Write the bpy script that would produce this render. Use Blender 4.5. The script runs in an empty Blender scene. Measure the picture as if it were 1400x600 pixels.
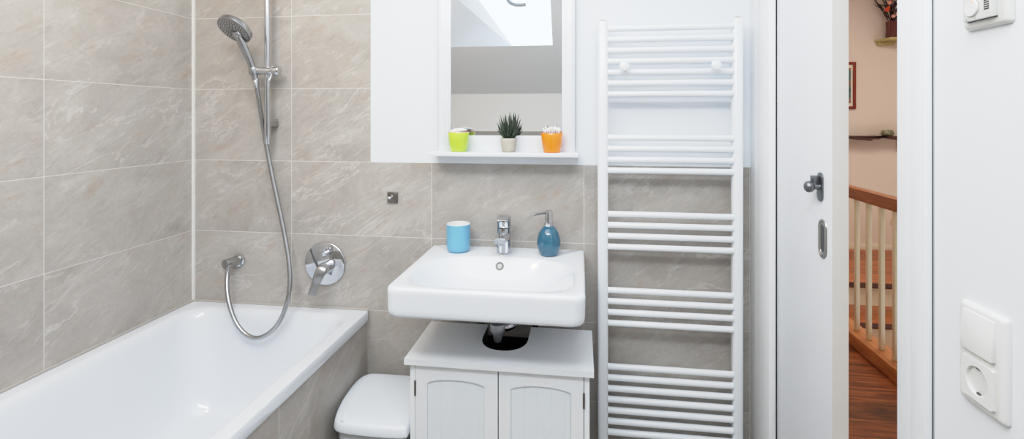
import bpy, bmesh, math, random
from mathutils import Vector, Matrix
random.seed(7)
PI = math.pi
scn = bpy.context.scene
COL = scn.collection
V = Vector

# ------------------------------------------------------------------ materials
def lin(c):
    c = c / 255.0
    return c / 12.92 if c <= 0.04045 else ((c + 0.055) / 1.055) ** 2.4
def rgb(r, g, b): return (lin(r), lin(g), lin(b), 1.0)

class NT:
    """small node-tree writer"""
    def __init__(s, name):
        s.m = bpy.data.materials.new(name); s.m.use_nodes = True
        s.t = s.m.node_tree; s.t.nodes.clear()
        s.out = s.t.nodes.new('ShaderNodeOutputMaterial')
        s.b = s.t.nodes.new('ShaderNodeBsdfPrincipled')
        s.t.links.new(s.b.outputs[0], s.out.inputs[0])
    def n(s, typ, **kw):
        nd = s.t.nodes.new(typ)
        for k, v in kw.items(): setattr(nd, k, v)
        return nd
    def put(s, sock, v):
        if isinstance(v, bpy.types.NodeSocket): s.t.links.new(v, sock)
        else: sock.default_value = v
    def math(s, op, a, b=0.0, c=None):
        nd = s.n('ShaderNodeMath', operation=op)
        s.put(nd.inputs[0], a); s.put(nd.inputs[1], b)
        if c is not None: s.put(nd.inputs[2], c)
        return nd.outputs[0]
    def mix(s, f, a, b, blend='MIX'):
        nd = s.n('ShaderNodeMix', data_type='RGBA', blend_type=blend)
        s.put(nd.inputs[0], f); s.put(nd.inputs[6], a); s.put(nd.inputs[7], b)
        return nd.outputs[2]
    def noise(s, vec, scale, detail=4, rough=.5, dist=0.0):
        nd = s.n('ShaderNodeTexNoise')
        s.put(nd.inputs['Vector'], vec); nd.inputs['Scale'].default_value = scale
        nd.inputs['Detail'].default_value = detail; nd.inputs['Roughness'].default_value = rough
        nd.inputs['Distortion'].default_value = dist
        return nd.outputs[0]
    def ramp(s, f, stops):
        nd = s.n('ShaderNodeValToRGB'); e = nd.color_ramp.elements
        while len(e) < len(stops): e.new(0.5)
        for i, (p, c) in enumerate(stops):
            e[i].position = p; e[i].color = c
        s.put(nd.inputs[0], f); return nd.outputs[0]
    def mapr(s, vec, rot=(0, 0, 0), scale=(1, 1, 1)):
        nd = s.n('ShaderNodeMapping'); s.put(nd.inputs[0], vec)
        nd.inputs['Rotation'].default_value = rot; nd.inputs['Scale'].default_value = scale
        return nd.outputs[0]
    def obj(s): return s.n('ShaderNodeTexCoord').outputs['Object']
    def sep(s, v):
        nd = s.n('ShaderNodeSeparateXYZ'); s.put(nd.inputs[0], v); return nd.outputs
    def comb(s, x, y, z=0.0):
        nd = s.n('ShaderNodeCombineXYZ')
        s.put(nd.inputs[0], x); s.put(nd.inputs[1], y); s.put(nd.inputs[2], z); return nd.outputs[0]
    def bump(s, h, strength=.2, dist=.01):
        nd = s.n('ShaderNodeBump'); nd.inputs['Strength'].default_value = strength
        nd.inputs['Distance'].default_value = dist
        s.put(nd.inputs['Height'], h); s.put(s.b.inputs['Normal'], nd.outputs[0])
    def set(s, col=None, rough=None, metal=None, coat=None, spec=None):
        if col is not None: s.put(s.b.inputs['Base Color'], col)
        if rough is not None: s.put(s.b.inputs['Roughness'], rough)
        if metal is not None: s.put(s.b.inputs['Metallic'], metal)
        if coat is not None: s.put(s.b.inputs['Coat Weight'], coat)
        if spec is not None: s.put(s.b.inputs['Specular IOR Level'], spec)
        return s.m

def plain(name, c, rough=.5, metal=0, coat=None, var=.03, scale=20, bump=0, spec=None):
    """plain colour with a faint procedural variation"""
    t = NT(name)
    n = t.noise(t.obj(), scale, 3)
    f = t.math('MULTIPLY_ADD', n, var * 2, 1 - var)
    col = t.mix(1.0, rgb(*c), t.comb(f, f, f), 'MULTIPLY')
    if bump: t.bump(t.noise(t.obj(), scale * 8, 2), bump, .002)
    return t.set(col, rough, metal, coat, spec)

def stone_tile(name, axis, u0, uw, v0=1.7903, vh=.3, paint=False, tone=.85):
    """large stone-look wall tile with pale joints; axis 0: wall along X, 1: wall along Y"""
    t = NT(name)
    o = t.sep(t.obj())
    u = t.math('DIVIDE', t.math('SUBTRACT', o[axis], u0), uw)
    v = t.math('DIVIDE', t.math('SUBTRACT', o[2], v0), vh)
    iu, iv = t.math('FLOOR', u), t.math('FLOOR', v)
    wn = t.n('ShaderNodeTexWhiteNoise', noise_dimensions='2D')
    t.put(wn.inputs['Vector'], t.comb(iu, iv))
    rnd = wn.outputs['Value']
    off = t.n('ShaderNodeVectorMath', operation='SCALE'); t.put(off.inputs[0], wn.outputs['Color']); off.inputs['Scale'].default_value = 9.0
    add = t.n('ShaderNodeVectorMath', operation='ADD')
    sgn = 1.0 if axis == 0 else -1.0
    t.put(add.inputs[0], t.comb(t.math('MULTIPLY', o[axis], 1.0), o[2])); t.put(add.inputs[1], off.outputs[0])
    p = t.mapr(t.mapr(add.outputs[0], rot=(0, 0, -.55)), scale=(1.0, 1.55, 1))
    n1 = t.noise(p, 3.2, 12, .66, .9)
    base = t.ramp(n1, [(.28, rgb(171, 164, 157)), (.5, rgb(184, 178, 171)), (.72, rgb(199, 194, 188))])
    # crisp pale branching veins running up to the right
    n2 = t.noise(t.mapr(p, scale=(.8, 1.5, 1)), 2.0, 8, .62, 1.1)
    vein = t.math('SUBTRACT', 1.0, t.math('MULTIPLY', t.math('ABSOLUTE', t.math('SUBTRACT', n2, .5)), 70.0))
    vein = t.math('MULTIPLY', t.math('MAXIMUM', vein, 0.0), .5)
    gate = t.math('MULTIPLY', t.math('MINIMUM', t.math('MAXIMUM', t.math('MULTIPLY', t.math('SUBTRACT', t.noise(p, 2.0, 2), .49), 9.0), 0.0), 1.0), vein)
    base = t.mix(gate, base, rgb(224, 221, 215))
    # scattered scuffs, pale and rusty
    n5 = t.noise(t.mapr(p, scale=(1.3, 3.0, 1)), 7.0, 8, .68, .8)
    pale = t.math('MULTIPLY', t.math('MAXIMUM', t.math('SUBTRACT', n5, .56), 0.0), 4.0)
    base = t.mix(t.math('MINIMUM', pale, .32), base, rgb(216, 212, 206))
    n3 = t.noise(t.mapr(p, scale=(1.1, 3.0, 1)), 5.2, 7, .66, .6)
    rust = t.math('MULTIPLY', t.math('MAXIMUM', t.math('SUBTRACT', n3, .57), 0.0), 5.0)
    base = t.mix(t.math('MINIMUM', rust, .36), base, rgb(180, 156, 136))
    dark = t.math('MULTIPLY', t.math('MAXIMUM', t.math('SUBTRACT', .42, n3), 0.0), 4.0)
    base = t.mix(t.math('MINIMUM', dark, .26), base, rgb(150, 144, 138))
    n4 = t.noise(add.outputs[0], 70, 5, .65)
    f = t.math('MULTIPLY', t.math('ADD', t.math('MULTIPLY_ADD', n4, .26, .87), t.math('MULTIPLY_ADD', rnd, .07, -.035)), tone)
    base = t.mix(1.0, base, t.comb(f, f, f), 'MULTIPLY')
    du = t.math('MULTIPLY', t.math('ABSOLUTE', t.math('SUBTRACT', t.math('FRACT', t.math('ADD', u, .5)), .5)), uw)
    dv = t.math('MULTIPLY', t.math('ABSOLUTE', t.math('SUBTRACT', t.math('FRACT', t.math('ADD', v, .5)), .5)), vh)
    g = t.math('LESS_THAN', t.math('MINIMUM', du, dv), .0011)
    col = t.mix(g, base, rgb(210, 207, 202))
    rough = .55
    hgt = t.math('ADD', t.math('MULTIPLY', n1, .9), t.math('MULTIPLY', n3, .8))
    if paint:
        m = t.math('MULTIPLY', t.math('GREATER_THAN', o[0], .796), t.math('GREATER_THAN', o[2], 1.1905))
        col = t.mix(m, col, rgb(229, 234, 240))
        hgt = t.math('MULTIPLY', hgt, t.math('SUBTRACT', 1.0, m))
    t.bump(hgt, .22, .006)
    return t.set(col, rough, 0, spec=.35)

def wood(name, along, c0, c1, c2, plank=None, rough=.4, across=1):
    t = NT(name)
    o = t.sep(t.obj())
    a, b = o[along], o[across]
    if plank:
        i = t.math('FLOOR', t.math('DIVIDE', b, plank))
        wn = t.n('ShaderNodeTexWhiteNoise', noise_dimensions='1D'); t.put(wn.inputs['W'], i)
        rnd = wn.outputs['Value']
    else: rnd = t.math('ADD', 0.35, 0.0)
    vec = t.comb(t.math('ADD', t.math('MULTIPLY', a, .9), t.math('MULTIPLY', rnd, 31.0)), t.math('MULTIPLY', b, 9.0), t.math('MULTIPLY', o[2], 9.0))
    g = t.noise(vec, 3.0, 8, .62, 1.2)
    g2 = t.noise(t.mapr(vec, scale=(1, 5, 5)), 6.0, 4, .6)
    f = t.math('ADD', t.math('MULTIPLY_ADD', g2, .3, -.15), g)
    col = t.ramp(f, [(.3, rgb(*c0)), (.52, rgb(*c1)), (.72, rgb(*c2))])
    if plank:
        k = t.math('MULTIPLY_ADD', rnd, .55, .68)
        col = t.mix(1.0, col, t.comb(k, k, k), 'MULTIPLY')
        d = t.math('ABSOLUTE', t.math('SUBTRACT', t.math('FRACT', t.math('ADD', t.math('DIVIDE', b, plank), .5)), .5))
        col = t.mix(t.math('LESS_THAN', d, .012), col, rgb(38, 18, 9))
    return t.set(col, rough)

def glass_mat(name):
    t = NT(name)
    tr = t.n('ShaderNodeBsdfTransparent'); gl = t.n('ShaderNodeBsdfGlossy'); gl.inputs['Roughness'].default_value = .02
    mx = t.n('ShaderNodeMixShader'); mx.inputs[0].default_value = .06
    t.t.links.new(tr.outputs[0], mx.inputs[1]); t.t.links.new(gl.outputs[0], mx.inputs[2])
    t.t.links.new(mx.outputs[0], t.out.inputs[0]); t.t.nodes.remove(t.b)
    return t.m

M = {}
M['tile_back'] = stone_tile('stone_tiles_back', 0, .451, .6, paint=True)
M['tile_left'] = stone_tile('stone_tiles_left', 1, 0.0, .6, tone=.88)
M['tile_apron'] = stone_tile('stone_tiles_apron', 1, -.603, .6, v0=-.02, vh=.6, tone=.84)
M['paint'] = plain('white_wall_paint', (229, 234, 240), .6, var=.008, scale=3)
M['paint_slope'] = plain('ceiling_paint', (226, 227, 228), .7, var=.008, scale=3)
M['paint_knee'] = plain('cream_white_paint', (234, 233, 231), .7, var=.008, scale=3)
M['lacquer'] = plain('white_lacquer', (233, 237, 242), .28, var=.006, scale=4)
M['door_lacquer'] = plain('white_door_lacquer', (228, 232, 238), .35, var=.006, scale=4)
M['door_edge'] = plain('door_edge_paint', (222, 223, 220), .5, var=.01, scale=4)
M['gap_shade'] = plain('gap_shade', (40, 40, 40), .9)
M['ceramic'] = plain('white_glazed_ceramic', (231, 236, 242), .06, coat=.4, var=.003, scale=4)
M['enamel'] = plain('white_bath_enamel', (224, 229, 236), .10, coat=.4, var=.003, scale=4)
M['chrome'] = plain('polished_chrome', (208, 210, 214), .07, 1, var=.01, scale=6)
M['chrome_soft'] = plain('satin_chrome', (176, 177, 178), .24, 1, var=.02, scale=30)
M['steel'] = plain('brushed_steel', (130, 126, 120), .35, 1, var=.05, scale=60)
M['pewter'] = plain('aged_pewter', (128, 130, 134), .38, 1, var=.15, scale=90, bump=.1)
M['pewter_light'] = plain('worn_nickel', (176, 174, 168), .34, 1, var=.1, scale=80, bump=.1)
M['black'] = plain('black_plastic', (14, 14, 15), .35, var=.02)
M['grey_rubber'] = plain('grey_nozzle_rubber', (92, 92, 92), .55, var=.05)
M['silver_face'] = plain('grey_spray_face', (118, 117, 116), .4, .3, var=.03, scale=50)
M['radiator'] = plain('white_radiator_enamel', (234, 239, 244), .22, var=.004, scale=4)
M['brass'] = plain('dull_brass', (170, 150, 110), .35, 1)
M['cab'] = plain('white_painted_cabinet', (232, 235, 238), .38, var=.008, scale=5)
M['cab_panel'] = plain('white_painted_beadboard', (226, 232, 237), .4, var=.008, scale=5)
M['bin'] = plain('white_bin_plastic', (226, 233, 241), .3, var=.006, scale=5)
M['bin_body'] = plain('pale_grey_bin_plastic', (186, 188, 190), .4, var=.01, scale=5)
M['cup'] = plain('sky_blue_glaze', (110, 172, 206), .3, var=.015, scale=12)
M['cup_in'] = plain('white_glaze', (236, 238, 238), .2, var=.01)
M['teal'] = plain('teal_glaze', (44, 96, 120), .09, coat=.6, var=.02, scale=12)
M['lime'] = plain('lime_green_glass', (186, 218, 66), .2, coat=.3, var=.06, scale=30)
M['lime_rim'] = plain('pink_pad_edge', (236, 160, 180), .8, var=.04)
M['orange'] = plain('orange_glass', (250, 138, 26), .2, coat=.3, var=.10, scale=40)
M['cotton'] = plain('white_cotton', (250, 249, 246), .95, var=.02, scale=80, bump=.3)
M['concrete'] = plain('grey_concrete_pot', (186, 180, 168), .85, var=.16, scale=45, bump=.4)
M['soil'] = plain('dark_soil', (60, 52, 44), .95, var=.3, scale=120, bump=.5)
M['switch'] = plain('white_switch_plastic', (226, 227, 225), .3, var=.004, scale=5)
M['thermo'] = plain('white_thermostat_plastic', (218, 219, 215), .35, var=.004, scale=5)
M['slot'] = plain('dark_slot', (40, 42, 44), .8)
M['silicone'] = plain('white_silicone', (232, 232, 230), .5)
M['sealant'] = plain('grey_sealant', (186, 182, 176), .6)
M['floor'] = plain('grey_floor_tile', (160, 156, 150), .5, var=.06, scale=4)
M['hall_wall'] = plain('warm_hall_plaster', (222, 208, 196), .8, var=.015, scale=3)
M['hall_ceiling'] = plain('hall_ceiling_paint', (226, 214, 200), .8)
M['hall_floor'] = wood('brown_plank_floor', 0, (60, 28, 13), (126, 68, 34), (174, 106, 60), plank=.135, rough=.35)
M['tread'] = wood('orange_brown_tread', 0, (126, 68, 36), (172, 100, 58), (196, 124, 76), plank=.085, rough=.4)
M['nosing'] = wood('dark_tread_nosing', 0, (56, 22, 12), (78, 34, 20), (98, 46, 28))
M['handrail'] = wood('handrail_wood', 1, (108, 60, 30), (146, 88, 48), (176, 112, 66), across=0)
M['curb'] = wood('banister_base_wood', 1, (146, 88, 48), (178, 114, 66), (196, 134, 84), across=0)
M['cream'] = plain('cream_stair_paint', (226, 220, 200), .5, var=.01)
M['cream_pole'] = plain('cream_baluster_paint', (222, 216, 190), .45, var=.01)
M['darkwood'] = wood('dark_shelf_wood', 0, (40, 20, 14), (66, 34, 24), (90, 50, 36))
M['redwood'] = wood('red_frame_wood', 2, (96, 28, 14), (124, 40, 20), (146, 58, 30), across=0)
M['olive'] = plain('olive_painted_board', (176, 164, 110), .6, var=.05, scale=15)
M['passepartout'] = plain('cream_mount_card', (222, 210, 190), .8)
M['vase'] = plain('dark_red_brown_bark', (98, 44, 36), .5, var=.5, scale=60, bump=.8)
M['stem'] = plain('dark_dried_stems', (48, 24, 26), .8, var=.3, scale=60)
M['bloom_o'] = plain('orange_dried_petals', (206, 74, 36), .8, var=.15, scale=100)
M['bloom_p'] = plain('pink_dried_petals', (222, 160, 140), .8, var=.15, scale=100)
M['glass'] = glass_mat('clear_window_glass')

def bowl_mat():
    t = NT('green_patterned_stone')
    n = t.noise(t.obj(), 40, 5, .6, 1.5)
    return t.set(t.ramp(n, [(.35, rgb(70, 74, 56)), (.5, rgb(128, 128, 102)), (.68, rgb(176, 172, 146))]), .35)
M['bowl'] = bowl_mat()
def art_mat():
    t = NT('muted_abstract_print')
    o = t.obj()
    n = t.noise(o, 14, 4, .6, 1.0)
    return t.set(t.ramp(n, [(.3, rgb(40, 60, 62)), (.46, rgb(84, 116, 112)), (.56, rgb(170, 96, 90)), (.66, rgb(70, 92, 84))]), .6)
M['art'] = art_mat()
def leaf_mat():
    t = NT('dark_succulent_leaf')
    n = t.noise(t.obj(), 70, 3)
    return t.set(t.ramp(n, [(.3, rgb(30, 44, 36)), (.55, rgb(52, 68, 52)), (.75, rgb(96, 108, 86))]), .4)
M['leaf'] = leaf_mat()
def mirror_mat():
    t = NT('mirror_glass')
    n = t.noise(t.obj(), 2, 1)
    return t.set(rgb(238, 240, 241), t.math('MULTIPLY', n, .004), 1)
M['mirror'] = mirror_mat()
def led_mat():
    t = NT('orange_indicator'); t.set(rgb(255, 150, 60), .4)
    t.b.inputs['Emission Color'].default_value = rgb(255, 150, 60); t.b.inputs['Emission Strength'].default_value = .8
    return t.m
M['led'] = led_mat()

# ------------------------------------------------------------------ mesh helpers
def B(): return bmesh.new()
def _merge(bm, tmp):
    me = bpy.data.meshes.new('tmp'); tmp.to_mesh(me); tmp.free(); bm.from_mesh(me); bpy.data.meshes.remove(me)
def box(bm, x0, x1, y0, y1, z0, z1, bev=0, seg=2):
    t = bmesh.new(); bmesh.ops.create_cube(t, size=1)
    for v in t.verts:
        v.co = V(((x0 + x1) / 2 + v.co.x * (x1 - x0), (y0 + y1) / 2 + v.co.y * (y1 - y0), (z0 + z1) / 2 + v.co.z * (z1 - z0)))
    if bev: bmesh.ops.bevel(t, geom=t.edges[:], offset=bev, segments=seg, profile=.5, affect='EDGES')
    _merge(bm, t); return bm
def frame_of(d):
    d = d.normalized(); a = V((0, 0, 1)) if abs(d.z) < .9 else V((1, 0, 0))
    x = d.cross(a).normalized(); return x, x.cross(d).normalized()
def loft(bm, rings, cap0=True, cap1=True, closed=False):
    vs = [[bm.verts.new(p) for p in r] for r in rings]
    n = len(vs[0]); fs = []
    pairs = list(zip(vs[:-1], vs[1:])) + ([(vs[-1], vs[0])] if closed else [])
    for a, b in pairs:
        for i in range(n):
            j = (i + 1) % n
            fs.append(bm.faces.new((a[i], a[j], b[j], b[i])))
    if cap0 and not closed: bm.faces.new(list(reversed(vs[0])))
    if cap1 and not closed: bm.faces.new(vs[-1])
    return bm
def lathe(bm, prof, base=(0, 0, 0), axis=(0, 0, 1), seg=40, cap0=True, cap1=True):
    """prof: list of (radius, height along axis)"""
    ax = V(axis).normalized(); x, y = frame_of(ax); o = V(base)
    rings = [[o + ax * h + (x * math.cos(2 * PI * i / seg) + y * math.sin(2 * PI * i / seg)) * max(r, 1e-5) for i in range(seg)] for r, h in prof]
    return loft(bm, rings, cap0, cap1)
def cyl(bm, p0, p1, r0, r1=None, seg=32, bev=0):
    p0, p1 = V(p0), V(p1); r1 = r0 if r1 is None else r1; L = (p1 - p0).length
    pr = [(r0, 0), (r1, L)] if not bev else [(r0 - bev, 0), (r0 - bev * .3, bev * .3), (r0, bev), (r1, L - bev), (r1 - bev * .3, L - bev * .3), (r1 - bev, L)]
    return lathe(bm, pr, p0, p1 - p0, seg)
def smooth_path(pts, per=8):
    P = [V(p) for p in pts]; out = []
    for i in range(len(P) - 1):
        a, b, c, d = P[max(i - 1, 0)], P[i], P[i + 1], P[min(i + 2, len(P) - 1)]
        for k in range(per):
            t = k / per
            out.append(.5 * ((2 * b) + (c - a) * t + (2 * a - 5 * b + 4 * c - d) * t * t + (3 * b - a - 3 * c + d) * t ** 3))
    out.append(P[-1]); return out
def tube(bm, pts, r, seg=14, rfun=None):
    P = [V(p) for p in pts]; n = len(P); x = None; rings = []
    for i, p in enumerate(P):
        d = (P[min(i + 1, n - 1)] - P[max(i - 1, 0)]).normalized()
        if x is None: x, y = frame_of(d)
        else:
            x = (x - d * x.dot(d)).normalized(); y = x.cross(d).normalized()
        rr = rfun(i / (n - 1)) if rfun else r
        rings.append([p + (x * math.cos(2 * PI * k / seg) + y * math.sin(2 * PI * k / seg)) * rr for k in range(seg)])
    return loft(bm, rings)
def prism(bm, pts, axis, d0, d1, bev=0):
    """pts: 2-D outline in the two other axes, extruded along axis from d0 to d1"""
    def P(u, v, d): return {0: (d, u, v), 1: (u, d, v), 2: (u, v, d)}[axis]
    t = bmesh.new()
    loft(t, [[V(P(u, v, d0)) for u, v in pts], [V(P(u, v, d1)) for u, v in pts]])
    bmesh.ops.recalc_face_normals(t, faces=t.faces[:])
    if bev:
        bmesh.ops.bevel(t, geom=[e for e in t.edges if len(e.link_faces) == 2 and e.calc_face_angle(0) > .5], offset=bev, segments=2, profile=.5, affect='EDGES')
    _merge(bm, t); return bm
def rrect(x0, x1, y0, y1, r, k=8):
    """rounded rectangle outline; r may be 4 radii (x1y1, x0y1, x0y0, x1y0)"""
    rs = r if isinstance(r, (tuple, list)) else (r,) * 4
    out = []
    for (cx, cy, a0), rr in zip(((x1, y1, 0), (x0, y1, PI / 2), (x0, y0, PI), (x1, y0, 1.5 * PI)), rs):
        sx = -1 if cx == x1 else 1; sy = -1 if cy == y1 else 1
        for i in range(k + 1):
            a = a0 + PI / 2 * i / k
            out.append((cx + sx * rr + rr * math.cos(a), cy + sy * rr + rr * math.sin(a)))
    return out

WO = {}
def obj(name, bm, mat, parent=None, angle=40, keep=False, smooth=True):
    bmesh.ops.recalc_face_normals(bm, faces=bm.faces[:])
    co = [v.co.copy() for v in bm.verts]
    if keep: o = V((0, 0, 0))
    else:
        mn = V([min(c[i] for c in co) for i in range(3)]); mx = V([max(c[i] for c in co) for i in range(3)])
        o = V(((mn.x + mx.x) / 2, (mn.y + mx.y) / 2, mn.z))
        for v in bm.verts: v.co -= o
    me = bpy.data.meshes.new(name); bm.to_mesh(me); bm.free()
    if smooth:
        me.polygons.foreach_set('use_smooth', [True] * len(me.polygons))
        me.set_sharp_from_angle(angle=math.radians(angle))
    me.materials.append(mat)
    ob = bpy.data.objects.new(name, me); COL.objects.link(ob)
    WO[ob] = o
    if parent: ob.parent = parent; ob.location = o - WO[parent]
    else: ob.location = o
    return ob
def tag(o, label, cat, group=None, kind=None):
    o['label'] = label; o['category'] = cat
    if group: o['group'] = group
    if kind: o['kind'] = kind
    return o
def thing(name, loc, label, cat, group=None):
    e = bpy.data.objects.new(name, None); COL.objects.link(e); e.location = loc; e.empty_display_size = .05
    WO[e] = V(loc); return tag(e, label, cat, group)
def struct(name, bm, mat, parent=None, keep=True, **kw):
    o = obj(name, bm, mat, parent, keep=keep, **kw)
    if parent is None: o['kind'] = 'structure'
    return o

# ------------------------------------------------------------------ room shell
RX = 2.25                    # face of the right wall
KY, KZ = -3.0, 1.593         # knee wall behind the viewer and its height
CZ = 2.55                    # flat ceiling
SY = KY + (CZ - KZ)          # where the slope meets the flat ceiling

struct('floor', box(B(), -.1, RX + .14, KY - .1, .1, -.1, 0), M['floor'])
struct('wall_back', box(B(), -.1, RX + .02, 0, .1, 0, CZ), M['tile_back'])
struct('wall_left', box(B(), -.1, 0, KY, 0, 0, CZ), M['tile_left'])
b = B(); box(b, RX, RX + .14, KY, -.967, 0, CZ); box(b, RX, RX + .14, -.967, 0, 2.06, CZ)
struct('wall_right', b, M['paint'])
struct('wall_front', box(B(), -.1, RX + .14, KY - .1, KY, 0, KZ), M['paint_knee'])
struct('trim_1', box(B(), 0, RX, KY, KY + .012, 0, 1.222), M['floor'])        # tile band on the knee wall
# sloped ceiling with the roof-window opening
def sp(x, y, off=0): return V((x, y, KZ + (y - KY) + off))
ox0, ox1, oy0, oy1 = .42, 1.388, -2.585, -2.07
b = B()
for q in ([(-.1, KY), (RX + .14, KY), (RX + .14, oy0), (-.1, oy0)], [(-.1, oy0), (ox0, oy0), (ox0, oy1), (-.1, oy1)],
          [(ox1, oy0), (RX + .14, oy0), (RX + .14, oy1), (ox1, oy1)], [(-.1, oy1), (RX + .14, oy1), (RX + .14, SY), (-.1, SY)]):
    b.faces.new([b.verts.new(sp(*p)) for p in q])
bmesh.ops.remove_doubles(b, verts=b.verts[:], dist=1e-5)
struct('ceiling_slope', b, M['paint_slope'], smooth=False)
struct('ceiling', box(B(), -.1, RX + .14, SY, .1, CZ, CZ + .1), M['paint_slope'])
# roof window: splayed shaft, frame, pane, handle bar
OFF = .5
def wl(y): return .963 - (y + 3.021) * .69
A = [sp(ox0, oy0), sp(ox1, oy0), sp(ox1, oy1), sp(ox0, oy1)]
wy0, wy1 = -3.05, -2.50
W_ = [sp(wl(wy0), wy0, OFF), sp(1.366, wy0, OFF), sp(1.366, wy1, OFF), sp(wl(wy1), wy1, OFF)]
b = B()
for i in range(4):
    j = (i + 1) % 4
    b.faces.new([b.verts.new(p) for p in (A[i], A[j], W_[j], W_[i])])
win = struct('window_1', b, M['paint'], smooth=False)
b = B(); b.faces.new([b.verts.new(p + V((0, -.004, .004))) for p in W_]); obj('pane', b, M['glass'], win, keep=True, smooth=False)
b = B(); tube(b, smooth_path([sp(.955, -2.57, OFF - .03), sp(.99, -2.625, OFF - .05), sp(1.05, -2.65, OFF - .05), sp(1.14, -2.65, OFF - .05)], 6), .017)
obj('handle', b, plain('pale_grey_handle', (168, 174, 178), .5), win)

# corner joint and bath joint
struct('trim_2', box(B(), 0, .009, -.009, 0, .592, CZ), M['silicone'])
b = B(); box(b, 0, .79, -.006, 0, .588, .596); box(b, 0, .006, -1.7, -.006, .588, .596)
struct('trim_3', b, M['sealant'])

# door casing (left board, right board, head)
def casing(y0, y1, face, z1=2.06):
    b = B()
    box(b, face + .004, RX + .018, y0, y1, 0, z1, .002)
    box(b, face, face + .006, y0 + .012, y1 - .03, 0, z1, .002)
    return b
b = B(); box(b, 2.253, 2.2725, -.188, -.003, 0, 2.06, .002)
box(b, 2.251, 2.256, -.188, -.080, 0, 2.06, .001)
struct('trim_4', b, plain('white_casing_lacquer', (240, 242, 244), .35, var=.006, scale=4))
b = B(); box(b, 2.238, RX + .14, -.963, -.882, 0, 2.06, .002); box(b, 2.2368, 2.24, -.962, -.925, 0, 2.06, .0005)
struct('trim_5', b, M['lacquer'])
struct('trim_6', box(B(), 2.238, 2.262, -.963, -.003, 2.06, 2.14, .002), M['lacquer'])
b = B(); box(b, 2.2727, 2.2767, -.186, -.165, 0, 2.05); struct('slot_shade_strip', b, M['gap_shade'])  # dark strip painting the shade inside the door slot
struct('joint_shade_strip', box(B(), 2.2479, 2.2497, -.9640, -.9629, 0, 2.06), plain('joint_shade', (96, 96, 96), .8))  # grey strip standing in for the shadow gap between casing and wall
# back of the pocket; end and top boxes added to keep sky light out
b = B(); box(b, 2.327, RX + .14, -.17, 3.67, 0, 2.6); box(b, RX + .02, 2.327, .17, .2, 0, 2.6); box(b, RX + .02, 2.327, 0, .17, 2.055, 2.6)
struct('wall_pocket', b, M['hall_wall'])

# sliding door leaf
leaf = struct('door_1', box(B(), 2.277, 2.3165, -.548, .16, .01, 2.05, .0015), M['door_lacquer'])
obj('door_edge', box(B(), 2.2775, 2.316, -.5496, -.547, .011, 2.049), M['door_edge'], leaf)
# thumb-turn lock
yc, zc, xf = -.489, 1.188, 2.277
lk = obj('lock_plate', prism(B(), rrect(yc - .0165, yc + .0165, zc - .039, zc + .039, .0163), 0, xf - .004, xf, .0012), M['pewter'], leaf)
b = B(); cyl(b, (xf - .003, yc, zc), (xf - .022, yc, zc), .008, .0065)
lathe(b, [(.004, 0), (.0105, .002), (.0145, .007), (.0155, .012), (.014, .018), (.009, .0225), (.002, .0245)], (xf - .018, yc, zc), (-1, 0, 0))
obj('knob', b, M['pewter'], lk)
obj('thumb_tab', box(B(), xf - .022, xf - .006, yc - .003, yc + .013, zc + .008, zc + .030, .002), M['pewter'], lk)
# recessed pull
yc, zc = -.5, 1.0515
def oblong(w, h, x, n=10): return [V((x, u, v)) for u, v in rrect(yc - w, yc + w, zc - h, zc + h, w * .999, n)]
b = B(); loft(b, [oblong(.0235, .0525, xf), oblong(.0225, .0515, xf - .0025), oblong(.018, .047, xf - .003), oblong(.0165, .0455, xf - .0015), oblong(.0145, .043, xf - .0025), oblong(.012, .039, xf - .002), oblong(.011, .038, xf - .0004)], False, True)
pl_ = obj('pull_plate', b, M['pewter_light'], leaf)
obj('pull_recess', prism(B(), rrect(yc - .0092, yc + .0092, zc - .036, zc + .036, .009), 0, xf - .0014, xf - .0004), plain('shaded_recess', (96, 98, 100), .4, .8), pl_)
for dz in (-.0455, .0455): obj('screw', lathe(B(), [(.0028, 0), (.0028, .0012), (.001, .0016)], (xf - .0022, yc, zc + dz), (-1, 0, 0), 14), M['pewter'], pl_)

# ------------------------------------------------------------------ bathtub
tub = thing('bathtub', (.395, -.86, 0), 'white enamel bathtub built into the tiled corner with stone-tiled side panel', 'bathtub')
TL = -1.72
def ring(x0, x1, y0, y1, r, z, k=10): return [V((u, v, z)) for u, v in rrect(x0, x1, y0, y1, r, k)]
b = B(); ZR = .590
def tr(i, r, z, ex=0): return ring(.008 + i * 1.0, .79 - i * 1.18 - ex, TL + i * 1.1, -.007 - i * .9, r, z)
rings = [ring(.012, .788, TL, -.009, .008, ZR - .040), ring(.008, .790, TL, -.007, .009, ZR - .036), ring(.008, .790, TL, -.007, .009, ZR - .004), ring(.010, .788, TL, -.009, .008, ZR)]
for i, (d, r, z) in enumerate([(.040, .075, 0), (.048, .085, -.002), (.056, .095, -.010), (.062, .10, -.024), (.068, .105, -.05), (.080, .11, -.14), (.094, .115, -.24), (.106, .12, -.31), (.120, .125, -.352), (.142, .13, -.382), (.17, .13, -.397), (.21, .12, -.403), (.27, .08, -.405)]):
    rings.append(ring(.008 + d * .95, .79 - d * 1.1, TL + d * 2.2, -.007 - d, r, ZR + z))
loft(b, rings, False, True)
obj('tub', b, M['enamel'], tub, angle=50)
obj('side_panel', box(B(), .768, .783, TL, -.002, 0, ZR - .041), M['tile_apron'], tub, keep=True)
b = B(); lathe(b, [(.024, 0), (.024, .003), (.02, .005), (.012, .0055)], (.39, -1.25, ZR - .405), (0, 0, 1)); obj('drain', b, M['chrome'], tub)

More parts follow.
